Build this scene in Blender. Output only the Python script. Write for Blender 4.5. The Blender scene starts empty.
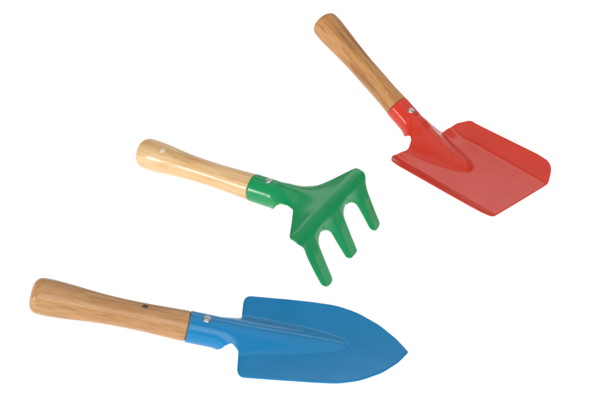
import bpy, bmesh, math, random
import numpy as np
from mathutils import Matrix, Vector

random.seed(4)
scene = bpy.context.scene
COL = scene.collection
MM = 0.001

# ------------------------------------------------------------------ camera
F_PX, ELEV, DIST, ROLL = 1119.05, 0.65144, 0.864068, 0.11963
cam_data = bpy.data.cameras.new('camera')
cam_data.sensor_width = 36.0
cam_data.lens = 36.0 * F_PX / 600.0
cam_data.clip_start = 0.01
cam_data.clip_end = 50.0
cam = bpy.data.objects.new('camera', cam_data)
COL.objects.link(cam)
cam.matrix_world = (Matrix.Translation((0, -DIST * math.cos(ELEV), DIST * math.sin(ELEV)))
                    @ Matrix.Rotation(math.pi / 2 - ELEV, 4, 'X')
                    @ Matrix.Rotation(ROLL, 4, 'Z'))
scene.camera = cam

# ------------------------------------------------------------------ studio light
world = bpy.data.worlds.new('World')
scene.world = world
world.use_nodes = True
bg = world.node_tree.nodes['Background']
bg.inputs['Color'].default_value = (1.0, 0.985, 0.965, 1)
bg.inputs['Strength'].default_value = 0.15

def area_lamp(name, loc, target, sx, sy, power, color=(1, 1, 1)):
    d = bpy.data.lights.new(name, 'AREA')
    d.shape = 'RECTANGLE'
    d.size, d.size_y = sx, sy
    d.energy = power
    d.color = color
    o = bpy.data.objects.new(name, d)
    COL.objects.link(o)
    o.location = loc
    o.rotation_euler = (Vector(target) - Vector(loc)).to_track_quat('-Z', 'Y').to_euler()
    return o

area_lamp('overhead_softbox', (0.0, 0.25, 1.5), (0, 0.0, 0), 1.6, 1.2, 6.0, (1.0, 0.985, 0.96))
area_lamp('rear_softbox', (0.35, 1.45, 1.05), (0, 0.1, 0), 1.5, 0.5, 5.0, (1.0, 0.985, 0.96))
area_lamp('front_softbox', (0.15, -1.5, 1.25), (0, 0, 0), 2.0, 1.1, 26.0, (1.0, 0.985, 0.96))
area_lamp('side_softbox', (-1.15, -0.8, 0.2), (0, 0, 0.02), 0.16, 0.36, 6.0, (1.0, 0.98, 0.95))
area_lamp('added_underlight', (0, 0.4, -0.45), (0, 0.4, 0), 3.6, 3.6, 75.0)  # added lamp, unseen under the sheet: whitens the ground and washes out shadows

scene.view_settings.view_transform = 'Standard'
scene.view_settings.look = 'None'
scene.view_settings.exposure = 0.0
scene.view_settings.gamma = 1.0
try:
    scene.cycles.use_denoising = True
    scene.cycles.max_bounces = 8
except Exception:
    pass

# ------------------------------------------------------------------ node helpers
def new_mat(name):
    m = bpy.data.materials.new(name)
    m.use_nodes = True
    nt = m.node_tree
    for n in list(nt.nodes):
        nt.nodes.remove(n)
    out = nt.nodes.new('ShaderNodeOutputMaterial')
    return m, nt, out

def noise(nt, vec, scale, detail=4.0, rough=0.55, mapscale=None):
    if mapscale is not None:
        mp = nt.nodes.new('ShaderNodeMapping')
        mp.inputs['Scale'].default_value = mapscale
        nt.links.new(vec, mp.inputs['Vector'])
        vec = mp.outputs['Vector']
    n = nt.nodes.new('ShaderNodeTexNoise')
    n.inputs['Scale'].default_value = scale
    n.inputs['Detail'].default_value = detail
    n.inputs['Roughness'].default_value = rough
    nt.links.new(vec, n.inputs['Vector'])
    return n.outputs['Fac']

def ramp(nt, fac, stops):
    r = nt.nodes.new('ShaderNodeValToRGB')
    els = r.color_ramp.elements
    while len(els) < len(stops):
        els.new(0.5)
    for e, (p, c) in zip(els, stops):
        e.position = p
        e.color = (*c, 1) if len(c) == 3 else c
    nt.links.new(fac, r.inputs['Fac'])
    return r.outputs['Color']

def mix(nt, fac, a, b, mode='MIX'):
    n = nt.nodes.new('ShaderNodeMix')
    n.data_type = 'RGBA'
    n.blend_type = mode
    for sock, v in ((n.inputs[0], fac), (n.inputs[6], a), (n.inputs[7], b)):
        if isinstance(v, (int, float)):
            sock.default_value = v
        elif isinstance(v, tuple):
            sock.default_value = (*v, 1)
        else:
            nt.links.new(v, sock)
    return n.outputs[2]

# ------------------------------------------------------------------ materials
def mat_wood(name, light, mid, dark, seed, pore=0.35, spots=(), grain=0.4, varnish=0.3):
    m, nt, out = new_mat(name)
    tc = nt.nodes.new('ShaderNodeTexCoord')
    off = nt.nodes.new('ShaderNodeMapping')
    off.inputs['Location'].default_value = (seed * 0.37, seed * 0.11, seed * 0.23)
    nt.links.new(tc.outputs['Object'], off.inputs['Vector'])
    v = off.outputs['Vector']
    broad = noise(nt, v, 1.0, 3, 0.5, (16, 170, 120))
    c = ramp(nt, broad, [(0.28, dark), (0.5, mid), (0.72, light)])
    fine = noise(nt, v, 1.0, 5, 0.6, (40, 900, 700))
    c = mix(nt, grain, c, ramp(nt, fine, [(0.36, (0.5, 0.44, 0.38)), (0.5, (0.96, 0.95, 0.94)), (0.62, (1.08, 1.06, 1.04))]), 'MULTIPLY')
    pores = noise(nt, v, 1.0, 2, 0.5, (170, 2600, 2600))
    c = mix(nt, pore, c, ramp(nt, pores, [(0.32, (0.45, 0.36, 0.28)), (0.43, (1, 1, 1))]), 'MULTIPLY')
    patch = noise(nt, v, 1.0, 2, 0.5, (34, 60, 60))
    c = mix(nt, ramp(nt, patch, [(0.5, (0, 0, 0)), (0.75, (0.4, 0.4, 0.4))]), c, mix(nt, 1.0, c, (1.0, 0.78, 0.6), 'MULTIPLY'))
    for (p, rad, colour, soft) in spots:
        mp = nt.nodes.new('ShaderNodeMapping')
        mp.vector_type = 'POINT'
        mp.inputs['Location'].default_value = tuple(-a / b for a, b in zip(p, rad))
        mp.inputs['Scale'].default_value = tuple(1.0 / b / 1000.0 * 1000.0 for b in rad)
        nt.links.new(tc.outputs['Object'], mp.inputs['Vector'])
        wob = nt.nodes.new('ShaderNodeTexNoise')
        wob.inputs['Scale'].default_value = 1.6
        nt.links.new(mp.outputs['Vector'], wob.inputs['Vector'])
        ln = nt.nodes.new('ShaderNodeVectorMath')
        ln.operation = 'LENGTH'
        nt.links.new(mp.outputs['Vector'], ln.inputs[0])
        ad = nt.nodes.new('ShaderNodeMath')
        ad.operation = 'MULTIPLY_ADD'
        nt.links.new(wob.outputs['Fac'], ad.inputs[0])
        ad.inputs[1].default_value = 0.7
        nt.links.new(ln.outputs['Value'], ad.inputs[2])
        f = ramp(nt, ad.outputs[0], [(max(0.0, 0.85 - soft), (1, 1, 1)), (0.95, (0, 0, 0))])
        c = mix(nt, f, c, colour)
    b = nt.nodes.new('ShaderNodeBsdfPrincipled')
    nt.links.new(c, b.inputs['Base Color'])
    rr = ramp(nt, fine, [(0.3, (0.5, 0.5, 0.5)), (0.7, (0.36, 0.36, 0.36))])
    nt.links.new(rr, b.inputs['Roughness'])
    b.inputs['Coat Weight'].default_value = varnish
    b.inputs['Coat Roughness'].default_value = 0.17
    b.inputs['Specular IOR Level'].default_value = 0.25
    bp = nt.nodes.new('ShaderNodeBump')
    bp.inputs['Strength'].default_value = 0.25
    bp.inputs['Distance'].default_value = 0.0002
    nt.links.new(fine, bp.inputs['Height'])
    nt.links.new(bp.outputs['Normal'], b.inputs['Normal'])
    nt.links.new(b.outputs['BSDF'], out.inputs['Surface'])
    return m

def mat_paint(name, col, seed, rough=0.36, speck=0.15, dusty=0.06):
    m, nt, out = new_mat(name)
    tc = nt.nodes.new('ShaderNodeTexCoord')
    off = nt.nodes.new('ShaderNodeMapping')
    off.inputs['Location'].default_value = (seed, seed * 0.3, seed * 0.7)
    nt.links.new(tc.outputs['Object'], off.inputs['Vector'])
    v = off.outputs['Vector']
    cloud = noise(nt, v, 45, 3, 0.5)
    c = mix(nt, ramp(nt, cloud, [(0.35, (0, 0, 0)), (0.7, (1, 1, 1))]), tuple(x * 0.97 for x in col), tuple(min(1, x * 1.03 + 0.002) for x in col))
    grit = noise(nt, v, 1500, 2, 0.6)
    c = mix(nt, speck, c, ramp(nt, grit, [(0.3, (0.55, 0.55, 0.6)), (0.5, (1, 1, 1)), (0.75, (1.25, 1.2, 1.2))]), 'MULTIPLY')
    dust = noise(nt, v, 620, 1, 0.4)
    c = mix(nt, ramp(nt, dust, [(0.78, (0, 0, 0)), (0.83, (dusty,) * 3)]), c, (0.55, 0.52, 0.5))
    b = nt.nodes.new('ShaderNodeBsdfPrincipled')
    nt.links.new(c, b.inputs['Base Color'])
    sm = noise(nt, v, 70, 4, 0.6)
    nt.links.new(ramp(nt, sm, [(0.3, (rough - .05,) * 3), (0.7, (rough + .1,) * 3)]), b.inputs['Roughness'])
    b.inputs['Specular IOR Level'].default_value = 0.16
    b.inputs['Coat Weight'].default_value = 0.38
    b.inputs['Coat Roughness'].default_value = 0.15
    peel = noise(nt, v, 330, 2, 0.5)
    bp = nt.nodes.new('ShaderNodeBump')
    bp.inputs['Strength'].default_value = 0.16
    bp.inputs['Distance'].default_value = 0.0004
    nt.links.new(peel, bp.inputs['Height'])
    nt.links.new(bp.outputs['Normal'], b.inputs['Normal'])
    nt.links.new(b.outputs['BSDF'], out.inputs['Surface'])
    return m

def mat_screw():
    m, nt, out = new_mat('bright_zinc_steel')
    tc = nt.nodes.new('ShaderNodeTexCoord')
    n = noise(nt, tc.outputs['Object'], 900, 3)
    b = nt.nodes.new('ShaderNodeBsdfPrincipled')
    nt.links.new(ramp(nt, n, [(0.3, (0.52, 0.51, 0.50)), (0.7, (0.60, 0.59, 0.58))]), b.inputs['Base Color'])
    b.inputs['Metallic'].default_value = 1.0
    b.inputs['Roughness'].default_value = 0.33
    nt.links.new(b.outputs['BSDF'], out.inputs['Surface'])
    return m

def mat_sheet():
    """white ground sheet, made translucent so the added lamp below washes out shadows"""
    m, nt, out = new_mat('translucent_white_sheet')
    d = nt.nodes.new('ShaderNodeBsdfDiffuse')
    d.inputs['Color'].default_value = (0.9, 0.9, 0.9, 1)
    t = nt.nodes.new('ShaderNodeBsdfTranslucent')
    t.inputs['Color'].default_value = (0.93, 0.93, 0.93, 1)
    mx = nt.nodes.new('ShaderNodeMixShader')
    mx.inputs['Fac'].default_value = 0.55
    nt.links.new(d.outputs[0], mx.inputs[1])
    nt.links.new(t.outputs[0], mx.inputs[2])
    nt.links.new(mx.outputs[0], out.inputs['Surface'])
    return m

# ------------------------------------------------------------------ mesh helpers
def link_mesh(name, verts, faces, mat, parent=None, smooth=True, mat_local=None):
    me = bpy.data.meshes.new(name)
    me.from_pydata([tuple(v) for v in verts], [], faces)
    me.validate()
    bm = bmesh.new()
    bm.from_mesh(me)
    bmesh.ops.recalc_face_normals(bm, faces=bm.faces)
    for f in bm.faces:
        f.smooth = smooth
    bm.to_mesh(me)
    bm.free()
    me.materials.append(mat)
    o = bpy.data.objects.new(name, me)
    COL.objects.link(o)
    if parent:
        o.parent = parent
    if mat_local is not None:
        o.matrix_local = mat_local
    return o

def round_poly(pts, step=0.8):
    """pts: list of (x, s, r); returns a dense polyline with each corner filleted by r"""
    n = len(pts)
    out = []
    for i in range(n):
        p = np.array(pts[i][:2], float)
        a = np.array(pts[i - 1][:2], float)
        b = np.array(pts[(i + 1) % n][:2], float)
        r = pts[i][2]
        u, v = a - p, b - p
        lu, lv = np.linalg.norm(u), np.linalg.norm(v)
        u, v = u / lu, v / lv
        ang = math.acos(max(-1, min(1, float(u @ v))))
        if r < 1e-6 or ang > math.pi - 0.02:
            out.append(p)
            continue
        t = min(r / math.tan(ang / 2), lu * 0.49, lv * 0.49)
        rr = t * math.tan(ang / 2)
        bis = (u + v) / np.linalg.norm(u + v)
        c = p + bis * rr / math.sin(ang / 2)
        p0, p1 = p + u * t, p + v * t
        a0 = math.atan2(*(p0 - c)[::-1])
        a1 = math.atan2(*(p1 - c)[::-1])
        d = (a1 - a0 + math.pi) % (2 * math.pi) - math.pi
        k = max(3, int(abs(d) * rr / step) + 2)
        for j in range(k + 1):
            q = a0 + d * j / k
            out.append(c + rr * np.array([math.cos(q), math.sin(q)]))
    return np.array(out)

def mirrored(half):
    """half outline from the ferrule end (x=0) to the far centre line, s >= 0, as a closed polygon"""
    lower = [(x, -s, r) for x, s, r in half[::-1] if s > 1e-6]
    return round_poly(half + lower)

def poly_sdf(P, poly):
    A = poly
    B = np.roll(poly, -1, axis=0)
    best = np.full(len(P), 1e9)
    inside = np.zeros(len(P), bool)
    for a, b in zip(A, B):
        e = b - a
        L = e @ e
        if L < 1e-12:
            continue
        w = P - a
        t = np.clip((w @ e) / L, 0, 1)
        d = w - t[:, None] * e
        best = np.minimum(best, (d * d).sum(1))
        cond = (a[1] > P[:, 1]) != (b[1] > P[:, 1])
        if abs(e[1]) > 1e-12:
            xi = a[0] + (P[:, 1] - a[1]) * e[0] / e[1]
            inside ^= cond & (P[:, 0] < xi)
    d = np.sqrt(best)
    return np.where(inside, -d, d)

def sheet_metal(name, poly, fmap, th, mat, parent, h=0.85, mat_local=None):
    """press the flat outline 'poly' (x, s in mm) into shape with fmap and give it thickness th"""
    lo, hi = poly.min(0) - 2 * h, poly.max(0) + 2 * h
    nx, ns = int((hi[0] - lo[0]) / h) + 1, int((hi[1] - lo[1]) / h) + 1
    X, S = np.meshgrid(lo[0] + h * np.arange(nx), lo[1] + h * np.arange(ns), indexing='ij')
    P = np.stack([X.ravel(), S.ravel()], 1)
    d = poly_sdf(P, poly)
    e = 1e-3
    near = np.abs(d) < 0.36 * h
    for _ in range(2):
        Q = P[near]
        g = np.stack([poly_sdf(Q + [e, 0], poly) - poly_sdf(Q - [e, 0], poly),
                      poly_sdf(Q + [0, e], poly) - poly_sdf(Q - [0, e], poly)], 1) / (2 * e)
        g /= np.maximum(np.linalg.norm(g, axis=1), 1e-6)[:, None]
        P[near] = Q - g * poly_sdf(Q, poly)[:, None]
    d[near] = 0.0
    pts = [tuple(p) for p in P]
    cut = {}
    def cross(i, j):
        k = (min(i, j), max(i, j))
        if k not in cut:
            t = d[i] / (d[i] - d[j])
            pts.append(tuple(P[i] + t * (P[j] - P[i])))
            cut[k] = len(pts) - 1
        return cut[k]
    tris = []
    for i in range(nx - 1):
        for j in range(ns - 1):
            a, b, c, q = i * ns + j, (i + 1) * ns + j, (i + 1) * ns + j + 1, i * ns + j + 1
            if min(d[a], d[b], d[c], d[q]) > 0:
                continue
            for tri in (((a, b, c), (a, c, q)) if (i + j) % 2 else ((a, b, q), (b, c, q))):
                if max(d[k] for k in tri) <= 0:
                    if min(d[k] for k in tri) < 0 or True:
                        m = np.mean([P[k] for k in tri], axis=0)
                        if min(d[k] for k in tri) < 0 or poly_sdf(m[None], poly)[0] < 0:
                            tris.append(tri)
                    continue
                if min(d[k] for k in tri) >= 0:
                    continue
                ring = []
                for k in range(3):
                    u, w = tri[k], tri[(k + 1) % 3]
                    if d[u] <= 0:
                        ring.append(u)
                    if (d[u] < 0 < d[w]) or (d[w] < 0 < d[u]):
                        ring.append(cross(u, w))
                for k in range(1, len(ring) - 1):
                    tris.append((ring[0], ring[k], ring[k + 1]))
    used = sorted({k for t in tris for k in t})
    idx = {k: n for n, k in enumerate(used)}
    pts = np.array([pts[k] for k in used])
    tris = [tuple(idx[k] for k in t) for t in tris]
    edge = {}
    for t in tris:
        for k in range(3):
            edge[(t[k], t[(k + 1) % 3])] = 1
    rim = [(a, b) for (a, b) in edge if (b, a) not in edge]
    q = 1e-2
    Fx = (fmap(pts + [q, 0]) - fmap(pts - [q, 0])) / (2 * q)
    Fs = (fmap(pts + [0, q]) - fmap(pts - [0, q])) / (2 * q)
    N = np.cross(Fx, Fs)
    N /= np.maximum(np.linalg.norm(N, axis=1), 1e-9)[:, None]
    C = fmap(pts)
    top, bot = C + N * th / 2, C - N * th / 2
    n = len(pts)
    V = [*top, *bot]
    faces = list(tris) + [tuple(k + n for k in t[::-1]) for t in tris]
    # rounded rim: two extra rows pushed outward
    rv = sorted({k for ed in rim for k in ed})
    R2 = pts[rv]
    g = np.stack([poly_sdf(R2 + [e, 0], poly) - poly_sdf(R2 - [e, 0], poly),
                  poly_sdf(R2 + [0, e], poly) - poly_sdf(R2 - [0, e], poly)], 1) / (2 * e)
    O = Fx[rv] * g[:, :1] + Fs[rv] * g[:, 1:]
    O /= np.maximum(np.linalg.norm(O, axis=1), 1e-9)[:, None]
    r1 = {k: len(V) + i for i, k in enumerate(rv)}
    V += list(C[rv] + N[rv] * th * 0.30 + O * th * 0.30)
    r2 = {k: len(V) + i for i, k in enumerate(rv)}
    V += list(C[rv] - N[rv] * th * 0.30 + O * th * 0.30)
    for a, b in rim:
        faces += [(b, a, r1[a], r1[b]), (r1[b], r1[a], r2[a], r2[b]), (r2[b], r2[a], a + n, b + n)]
    return link_mesh(name, np.array(V) * MM, faces, mat, parent, True, mat_local)

def sstep(a, b, x):
    t = np.clip((x - a) / (b - a), 0, 1)
    return t * t * (3 - 2 * t)

R0 = 9.9                                                # sheet centre-line radius of the ferrule

def ridge(x, s, H0, slope, x1, H1, B0, B1, cap, bow=1.0):
    """the pressed rib that runs on from the ferrule, straight at first, and dies out in the blade"""
    d = np.clip(x - 22.0, 0, x1 - 22.0)
    D = x1 - 22.0
    q2 = (H1 - H0 + slope * D) / D ** 2
    end = np.sqrt(np.clip(1 - np.clip((x - (x1 - cap)) / cap, 0, 1) ** 2, 0, 1))
    H = (H0 - slope * d + q2 * d * d) * end
    B = B0 + (B1 - B0) * (d / D) ** bow
    q = np.clip(np.abs(s) / (B * (0.3 + 0.7 * end)), 0, 1)
    return H * (1 - q * q) ** 2

def form(P, blade, ang, t0=17.0, t1=37.0, bend_at=22.0, bend_w=7.0):
    """flat (x, s) -> tool space; circle at the ferrule, 'blade' section beyond, cranked by ang"""
    x, s = P[:, 0], P[:, 1]
    t = sstep(t0, t1, x)
    phi = s / R0
    yc, zc = R0 * np.sin(phi), R0 * np.cos(phi)
    xb, yb, zb = blade(x, s)
    y = yc * (1 - t) + yb * t
    z = zc * (1 - t) + zb * t
    xx = x * (1 - t) + xb * t
    # crank about the y axis, spread over a short length
    a = ang * sstep(bend_at - bend_w, bend_at + bend_w, xx)
    X = bend_at + (xx - bend_at) * np.cos(a) - z * np.sin(a)
    Z = (xx - bend_at) * np.sin(a) + z * np.cos(a)
    return np.stack([X, y, Z], 1)

def lathe(name, prof, mat, parent, seg=56, mat_local=None):
    V, Fc = [], []
    for x, r in prof:
        for k in range(seg):
            a = 2 * math.pi * k / seg
            V.append((x * MM, r * MM * math.sin(a), r * MM * math.cos(a)))
    for i in range(len(prof) - 1):
        for k in range(seg):
            k2 = (k + 1) % seg
            Fc.append((i * seg + k, i * seg + k2, (i + 1) * seg + k2, (i + 1) * seg + k))
    Fc.append(tuple(range(seg))[::-1])
    n = (len(prof) - 1) * seg
    Fc.append(tuple(n + k for k in range(seg)))
    return link_mesh(name, V, Fc, mat, parent, True, mat_local)

def spline(pts, n):
    """Catmull-Rom through (x, r) control points"""
    P = np.array(pts, float)
    out = []
    for i in range(len(P) - 1):
        p0, p1, p2, p3 = P[max(i - 1, 0)], P[i], P[i + 1], P[min(i + 2, len(P) - 1)]
        for j in range(n):
            t = j / n
            out.append(0.5 * (2 * p1 + (p2 - p0) * t + (2 * p0 - 5 * p1 + 4 * p2 - p3) * t * t
                              + (3 * p1 - p0 - 3 * p2 + p3) * t ** 3))
    out.append(P[-1])
    return [(float(a), max(0.02, float(b))) for a, b in out]

def wooden_handle(L, mat, parent, mat_local, butt=11.9, waist=9.2):
    body = spline([(-L + 8.0, butt - 0.05), (-L + 14, butt), (-L + 26, butt - 0.75), (-L + 40, waist + 0.75),
                   (-L + 54, waist + 0.1), (-L + 70, waist), (-16, 9.65), (-3.0, 10.1), (-1.3, 10.0), (-0.9, 9.75),
                   (-0.8, 9.3)], 8)
    # rounded butt: superellipse cap
    cap = []
    for k in range(15):
        a = math.pi / 2 * k / 15
        cap.append((-L + 8.0 - 8.0 * math.cos(a) ** 0.75, (butt - 0.05) * math.sin(a) ** 0.62 if k else 0.02))
    tail = [(14.0, 9.15), (19.0, 8.4), (24.0, 6.4), (25.5, 4.5)]
    return lathe('handle', cap + body + tail, mat, parent, 64, mat_local)

def screw_head(x, yoff, turn, mat, parent, mat_local, rad=2.75):
    """cross-recessed pan head sitting on the crest of the ferrule"""
    nr, na = 15, 64
    V, Fc = [], []
    def height(r, a):
        q = r / rad
        z = 1.25 * math.sqrt(max(0, 1 - (0.93 * q) ** 2.6)) + 0.05
        u, w = r * math.cos(a), r * math.sin(a)
        arm = max(0.0, 1 - (min(abs(u), abs(w)) / 0.60) ** 2) * max(0.0, 1 - (max(abs(u), abs(w)) / 1.75) ** 4)
        return z - 0.5 * arm
    V.append((0, 0, height(0, 0)))
    for i in range(1, nr + 1):
        r = rad * i / nr
        for k in range(na):
            a = 2 * math.pi * k / na
            V.append((r * math.cos(a), r * math.sin(a), height(r, a)))
    for k in range(na):
        a = 2 * math.pi * k / na
        V.append((rad * math.cos(a), rad * math.sin(a), -1.2))
    for k in range(na):
        Fc.append((0, 1 + k, 1 + (k + 1) % na))
    for i in range(nr):
        for k in range(na):
            k2 = (k + 1) % na
            Fc.append((1 + i * na + k, 1 + (i + 1) * na + k, 1 + (i + 1) * na + k2, 1 + i * na + k2))
    Fc.append(tuple(1 + nr * na + k for k in range(na))[::-1])
    ang = math.atan2(yoff, R0 + 0.5)
    M = (Matrix.Translation(Vector((x, 0, 0)) * MM) @ Matrix.Rotation(-ang, 4, 'X')
         @ Matrix.Translation(Vector((0, 0, R0 + 0.55)) * MM) @ Matrix.Rotation(turn, 4, 'Z'))
    return link_mesh('screw', np.array(V) * MM, Fc, mat, parent, True, mat_local @ M)

def tool(name, label, cat, loc, yaw, pitch, roll):
    o = bpy.data.objects.new(name, None)
    COL.objects.link(o)
    o.empty_display_size = 0.02
    o.location = (loc[0] * MM, loc[1] * MM, 0)
    o.rotation_euler = (0, 0, yaw)
    o['label'] = label
    o['category'] = cat
    o['group'] = "children's garden hand tools"
    M = (Matrix.Translation((0, 0, loc[2] * MM)) @ Matrix.Rotation(-pitch, 4, 'Y') @ Matrix.Rotation(roll, 4, 'X'))
    return o, M

def settle(root):
    """drop or lift a tool so that its lowest point just touches the sheet"""
    bpy.context.view_layer.update()
    low = min((c.matrix_world @ v.co).z for c in root.children for v in c.data.vertices)
    for c in root.children:
        m = c.matrix_local.copy()
        m.translation.z -= low - 0.00015
        c.matrix_local = m
    bpy.context.view_layer.update()
    print('settle', root.name, round(low * 1000, 2), 'mm')

# ------------------------------------------------------------------ the surface
def backdrop():
    prof = [(-1.5, 0.0), (1.3, 0.0)]
    for k in range(1, 17):
        a = math.pi / 2 * k / 16
        prof.append((1.3 + 0.6 * math.sin(a), 0.6 - 0.6 * math.cos(a)))
    V, Fc = [], []
    for y, z in prof:
        V += [(-2.0, y, z), (2.0, y, z)]
    for i in range(len(prof) - 1):
        Fc.append((2 * i, 2 * i + 1, 2 * i + 3, 2 * i + 2))
    o = link_mesh('backdrop', V, Fc, mat_sheet())
    o['kind'] = 'structure'
    return o
backdrop()

STEEL = mat_screw()

# ------------------------------------------------------------------ blue pointed trowel
BLUE_W = mat_wood('beech_tan', (0.57, 0.32, 0.145), (0.50, 0.27, 0.112), (0.41, 0.205, 0.078), 1.0, 0.45,
                  spots=[((-0.0302, 0.0004, 0.0094), (0.0050, 0.0040, 0.0040), (0.018, 0.011, 0.007), 0.25)])
BLUE_P = mat_paint('blue_enamel', (0.004, 0.215, 0.49), 3.1, 0.38, 0.18)
t, M = tool('garden_trowel', 'blue trowel with a pointed blade and a tan wooden handle marked by a dark knot', 'trowel',
            (-62.25, -163.9, 11.5), 0.0491, -0.16503, -0.00917)
wooden_handle(102.3, BLUE_W, t, M)
blue_half = [(0, 24, 1), (19.5, 24, 3), (25.0, 15.0, 2.0), (29.5, 11.8, 2.5), (34.6, 15.5, 3.0), (34.8, 37.6, 5.0),
             (60, 37.4, 0), (82, 36.9, 30), (98, 35.8, 40), (112, 31.2, 40), (127, 21.6, 40), (138, 10.4, 30), (145.2, 0, 1.6)]
def blue_blade(x, s):
    dish = 1.1 * (s / 37.0) ** 2 - 2.6 * np.clip((x - 60) / 85.0, 0, 1) ** 2
    z = -1.1 + dish + ridge(x, s, R0 + 1.1, 0.172, 105, 2.2, 22.0, 9.0, 38.0)
    return x, s, z
sheet_metal('blade', mirrored(blue_half), lambda P: form(P, blue_blade, 0.16987), 1.15, BLUE_P, t, mat_local=M)
screw_head(10.4, -1.1, 0.5, STEEL, t, M)
settle(t)

# ------------------------------------------------------------------ green three-tine rake
GREEN_W = mat_wood('beech_honey', (0.80, 0.58, 0.33), (0.74, 0.50, 0.255), (0.62, 0.36, 0.15), 5.0, 0.12, grain=0.3, varnish=0.55)
GREEN_P = mat_paint('green_enamel', (0.008, 0.29, 0.096), 6.3, 0.3, 0.05, 0.0)
PLUG = mat_wood('pale_filler', (0.80, 0.72, 0.58), (0.76, 0.67, 0.52), (0.7, 0.6, 0.45), 9.0, 0.05)
t, M = tool('hand_rake', 'green rake with three bent tines and a pale honey wooden handle', 'rake',
            (-34.9, -24.8, 25.0), -0.44435, 0.10713, 0.012)
wooden_handle(102.7, GREEN_W, t, M, butt=12.1)
GX, GR, GA = 57.5, 9.5, math.radians(77)                 # bend line, bend radius, bend angle
def green_blade(x, s):
    # flat fan with the ferrule's rib spreading into it
    rise = (R0 - 0.171 * np.clip(x - 22, 0, None)) * (1 - sstep(32, 62, x))
    fan = 0.15 + rise * (1 - np.clip(np.abs(s) / (19.0 + 22.0 * sstep(32, 63, x)), 0, 1) ** 2) ** 2
    fan = fan - 0.018 * np.clip(np.abs(s) - 46, 0, None) ** 2
    # front edge rolls over into the tines
    a = np.clip((x - GX) / GR, 0, GA)
    run = np.clip(x - GX - GR * GA, 0, None)
    bx = np.where(x > GX, GX + GR * np.sin(a) + run * np.cos(GA), x)
    bz = np.where(x > GX, -GR * (1 - np.cos(a)) - run * np.sin(GA), 0.0)
    # each tine is a shallow channel, and hooks in a little towards its tip
    c = np.where(np.abs(s) < 20, 0.0, np.sign(s) * 38.0)
    w = sstep(GX + 10, GX + 26, x)
    e = np.sqrt(np.clip(np.abs(s - c) - 4.2, 0, None) ** 2 + 0.6) - 0.775
    crown = w * (0.9 - 0.75 * e)
    hook = 0.0006 * run ** 2
    off = crown + hook
    return bx + off * np.sin(a), s + 1.8 * sstep(30, 60, x), bz + fan * np.where(x > GX, np.cos(a), 1.0) + off * np.cos(a)
TE = GX + 50.4
green_half = [(0, 24, 1), (20.5, 24, 3), (25.5, 16.5, 2.5), (30, 12.8, 3), (37.0, 13.2, 4), (43.6, 16.8, 6), (50.6, 32, 12),
              (56.8, 45.5, 3), (59.0, 49.6, 2.2), (66.0, 49.8, 3.0), (72, 46.0, 4), (92, 45.0, 0), (TE - 1.5, 44.0, 5.5), (TE, 32.0, 5.5),
              (92, 30.8, 0), (75.2, 29.0, 9), (75.2, 10.0, 9), (92, 8.3, 0), (TE - 1.6, 6.6, 5.5), (TE - 1.3, 0, 0)]
sheet_metal('blade', mirrored(green_half), lambda P: form(P, green_blade, 0.16938), 1.3, GREEN_P, t, h=0.8, mat_local=M)
screw_head(13.2, -0.2, 0.2, STEEL, t, M)
# small pale plug in the butt end of the handle
pv = [(0, 0, 0.32)]
pf = []
for i, (r, z) in enumerate(((1.2, 0.30), (1.9, 0.2), (2.2, 0.0), (2.2, -1.0))):
    pv += [(r * math.cos(2 * math.pi * k / 28), r * math.sin(2 * math.pi * k / 28), z) for k in range(28)]
pf += [(0, 1 + k, 1 + (k + 1) % 28) for k in range(28)]
for i in range(3):
    pf += [(1 + i * 28 + k, 1 + (i + 1) * 28 + k, 1 + (i + 1) * 28 + (k + 1) % 28, 1 + i * 28 + (k + 1) % 28) for k in range(28)]
pf.append(tuple(1 + 84 + k for k in range(28))[::-1])
plug_M = (Matrix.Rotation(math.radians(20.1), 4, 'X') @ Matrix.Translation((-0.0786, 0, 0.01150)))
link_mesh('plug', np.array(pv) * MM, pf, PLUG, t, True, M @ plug_M)
settle(t)

# ------------------------------------------------------------------ red square shovel
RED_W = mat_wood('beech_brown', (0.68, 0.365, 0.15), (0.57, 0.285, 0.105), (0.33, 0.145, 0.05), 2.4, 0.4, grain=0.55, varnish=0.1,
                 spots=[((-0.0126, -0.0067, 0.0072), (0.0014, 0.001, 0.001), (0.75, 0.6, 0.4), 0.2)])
RED_P = mat_paint('red_enamel', (0.67, 0.041, 0.02), 8.2, 0.36, 0.1)
t, M = tool('hand_shovel', 'red shovel with a square turned-up blade and a brown wooden handle', 'shovel',
            (72.6, 118.4, 21.9), -0.73203, -0.37408, -0.022)
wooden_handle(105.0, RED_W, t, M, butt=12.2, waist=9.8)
red_half = [(0, 24, 1), (21.5, 24, 3), (26, 17.6, 2), (29.5, 15.0, 2.5), (33.0, 15.8, 3), (35.6, 21, 4), (35.6, 42, 8), (42.5, 51.2, 6),
            (112, 52.0, 30), (128.5, 50.8, 14), (135.8, 37, 9), (136.0, 0, 0)]
def red_blade(x, s):
    ds = np.clip(np.abs(s) - 33.0, 0, None)
    dx = np.clip(55.0 - x, 0, None)
    k = np.hypot(ds, 0.55 * dx * sstep(12, 34, np.abs(s)))
    z = -12.0 + (0.62 + 0.17 * np.clip((x - 38.0) / 95.0, 0, 1)) * (np.sqrt(k * k + 49.0) - 7.0)
    z = z + ridge(x, s, R0 + 12.0, 0.43, 85, 5.0, 30.0, 10.0, 16.0)
    z = z + 4.2 * np.exp(-((x - 34.0) / 11.0) ** 2) * np.exp(-(s / 27.0) ** 2) * sstep(8, 20, np.abs(s))
    return x, s, z
sheet_metal('blade', mirrored(red_half), lambda P: form(P, red_blade, 0.41), 1.2, RED_P, t, mat_local=M)
screw_head(12.7, -1.55, 0.8, STEEL, t, M)
settle(t)
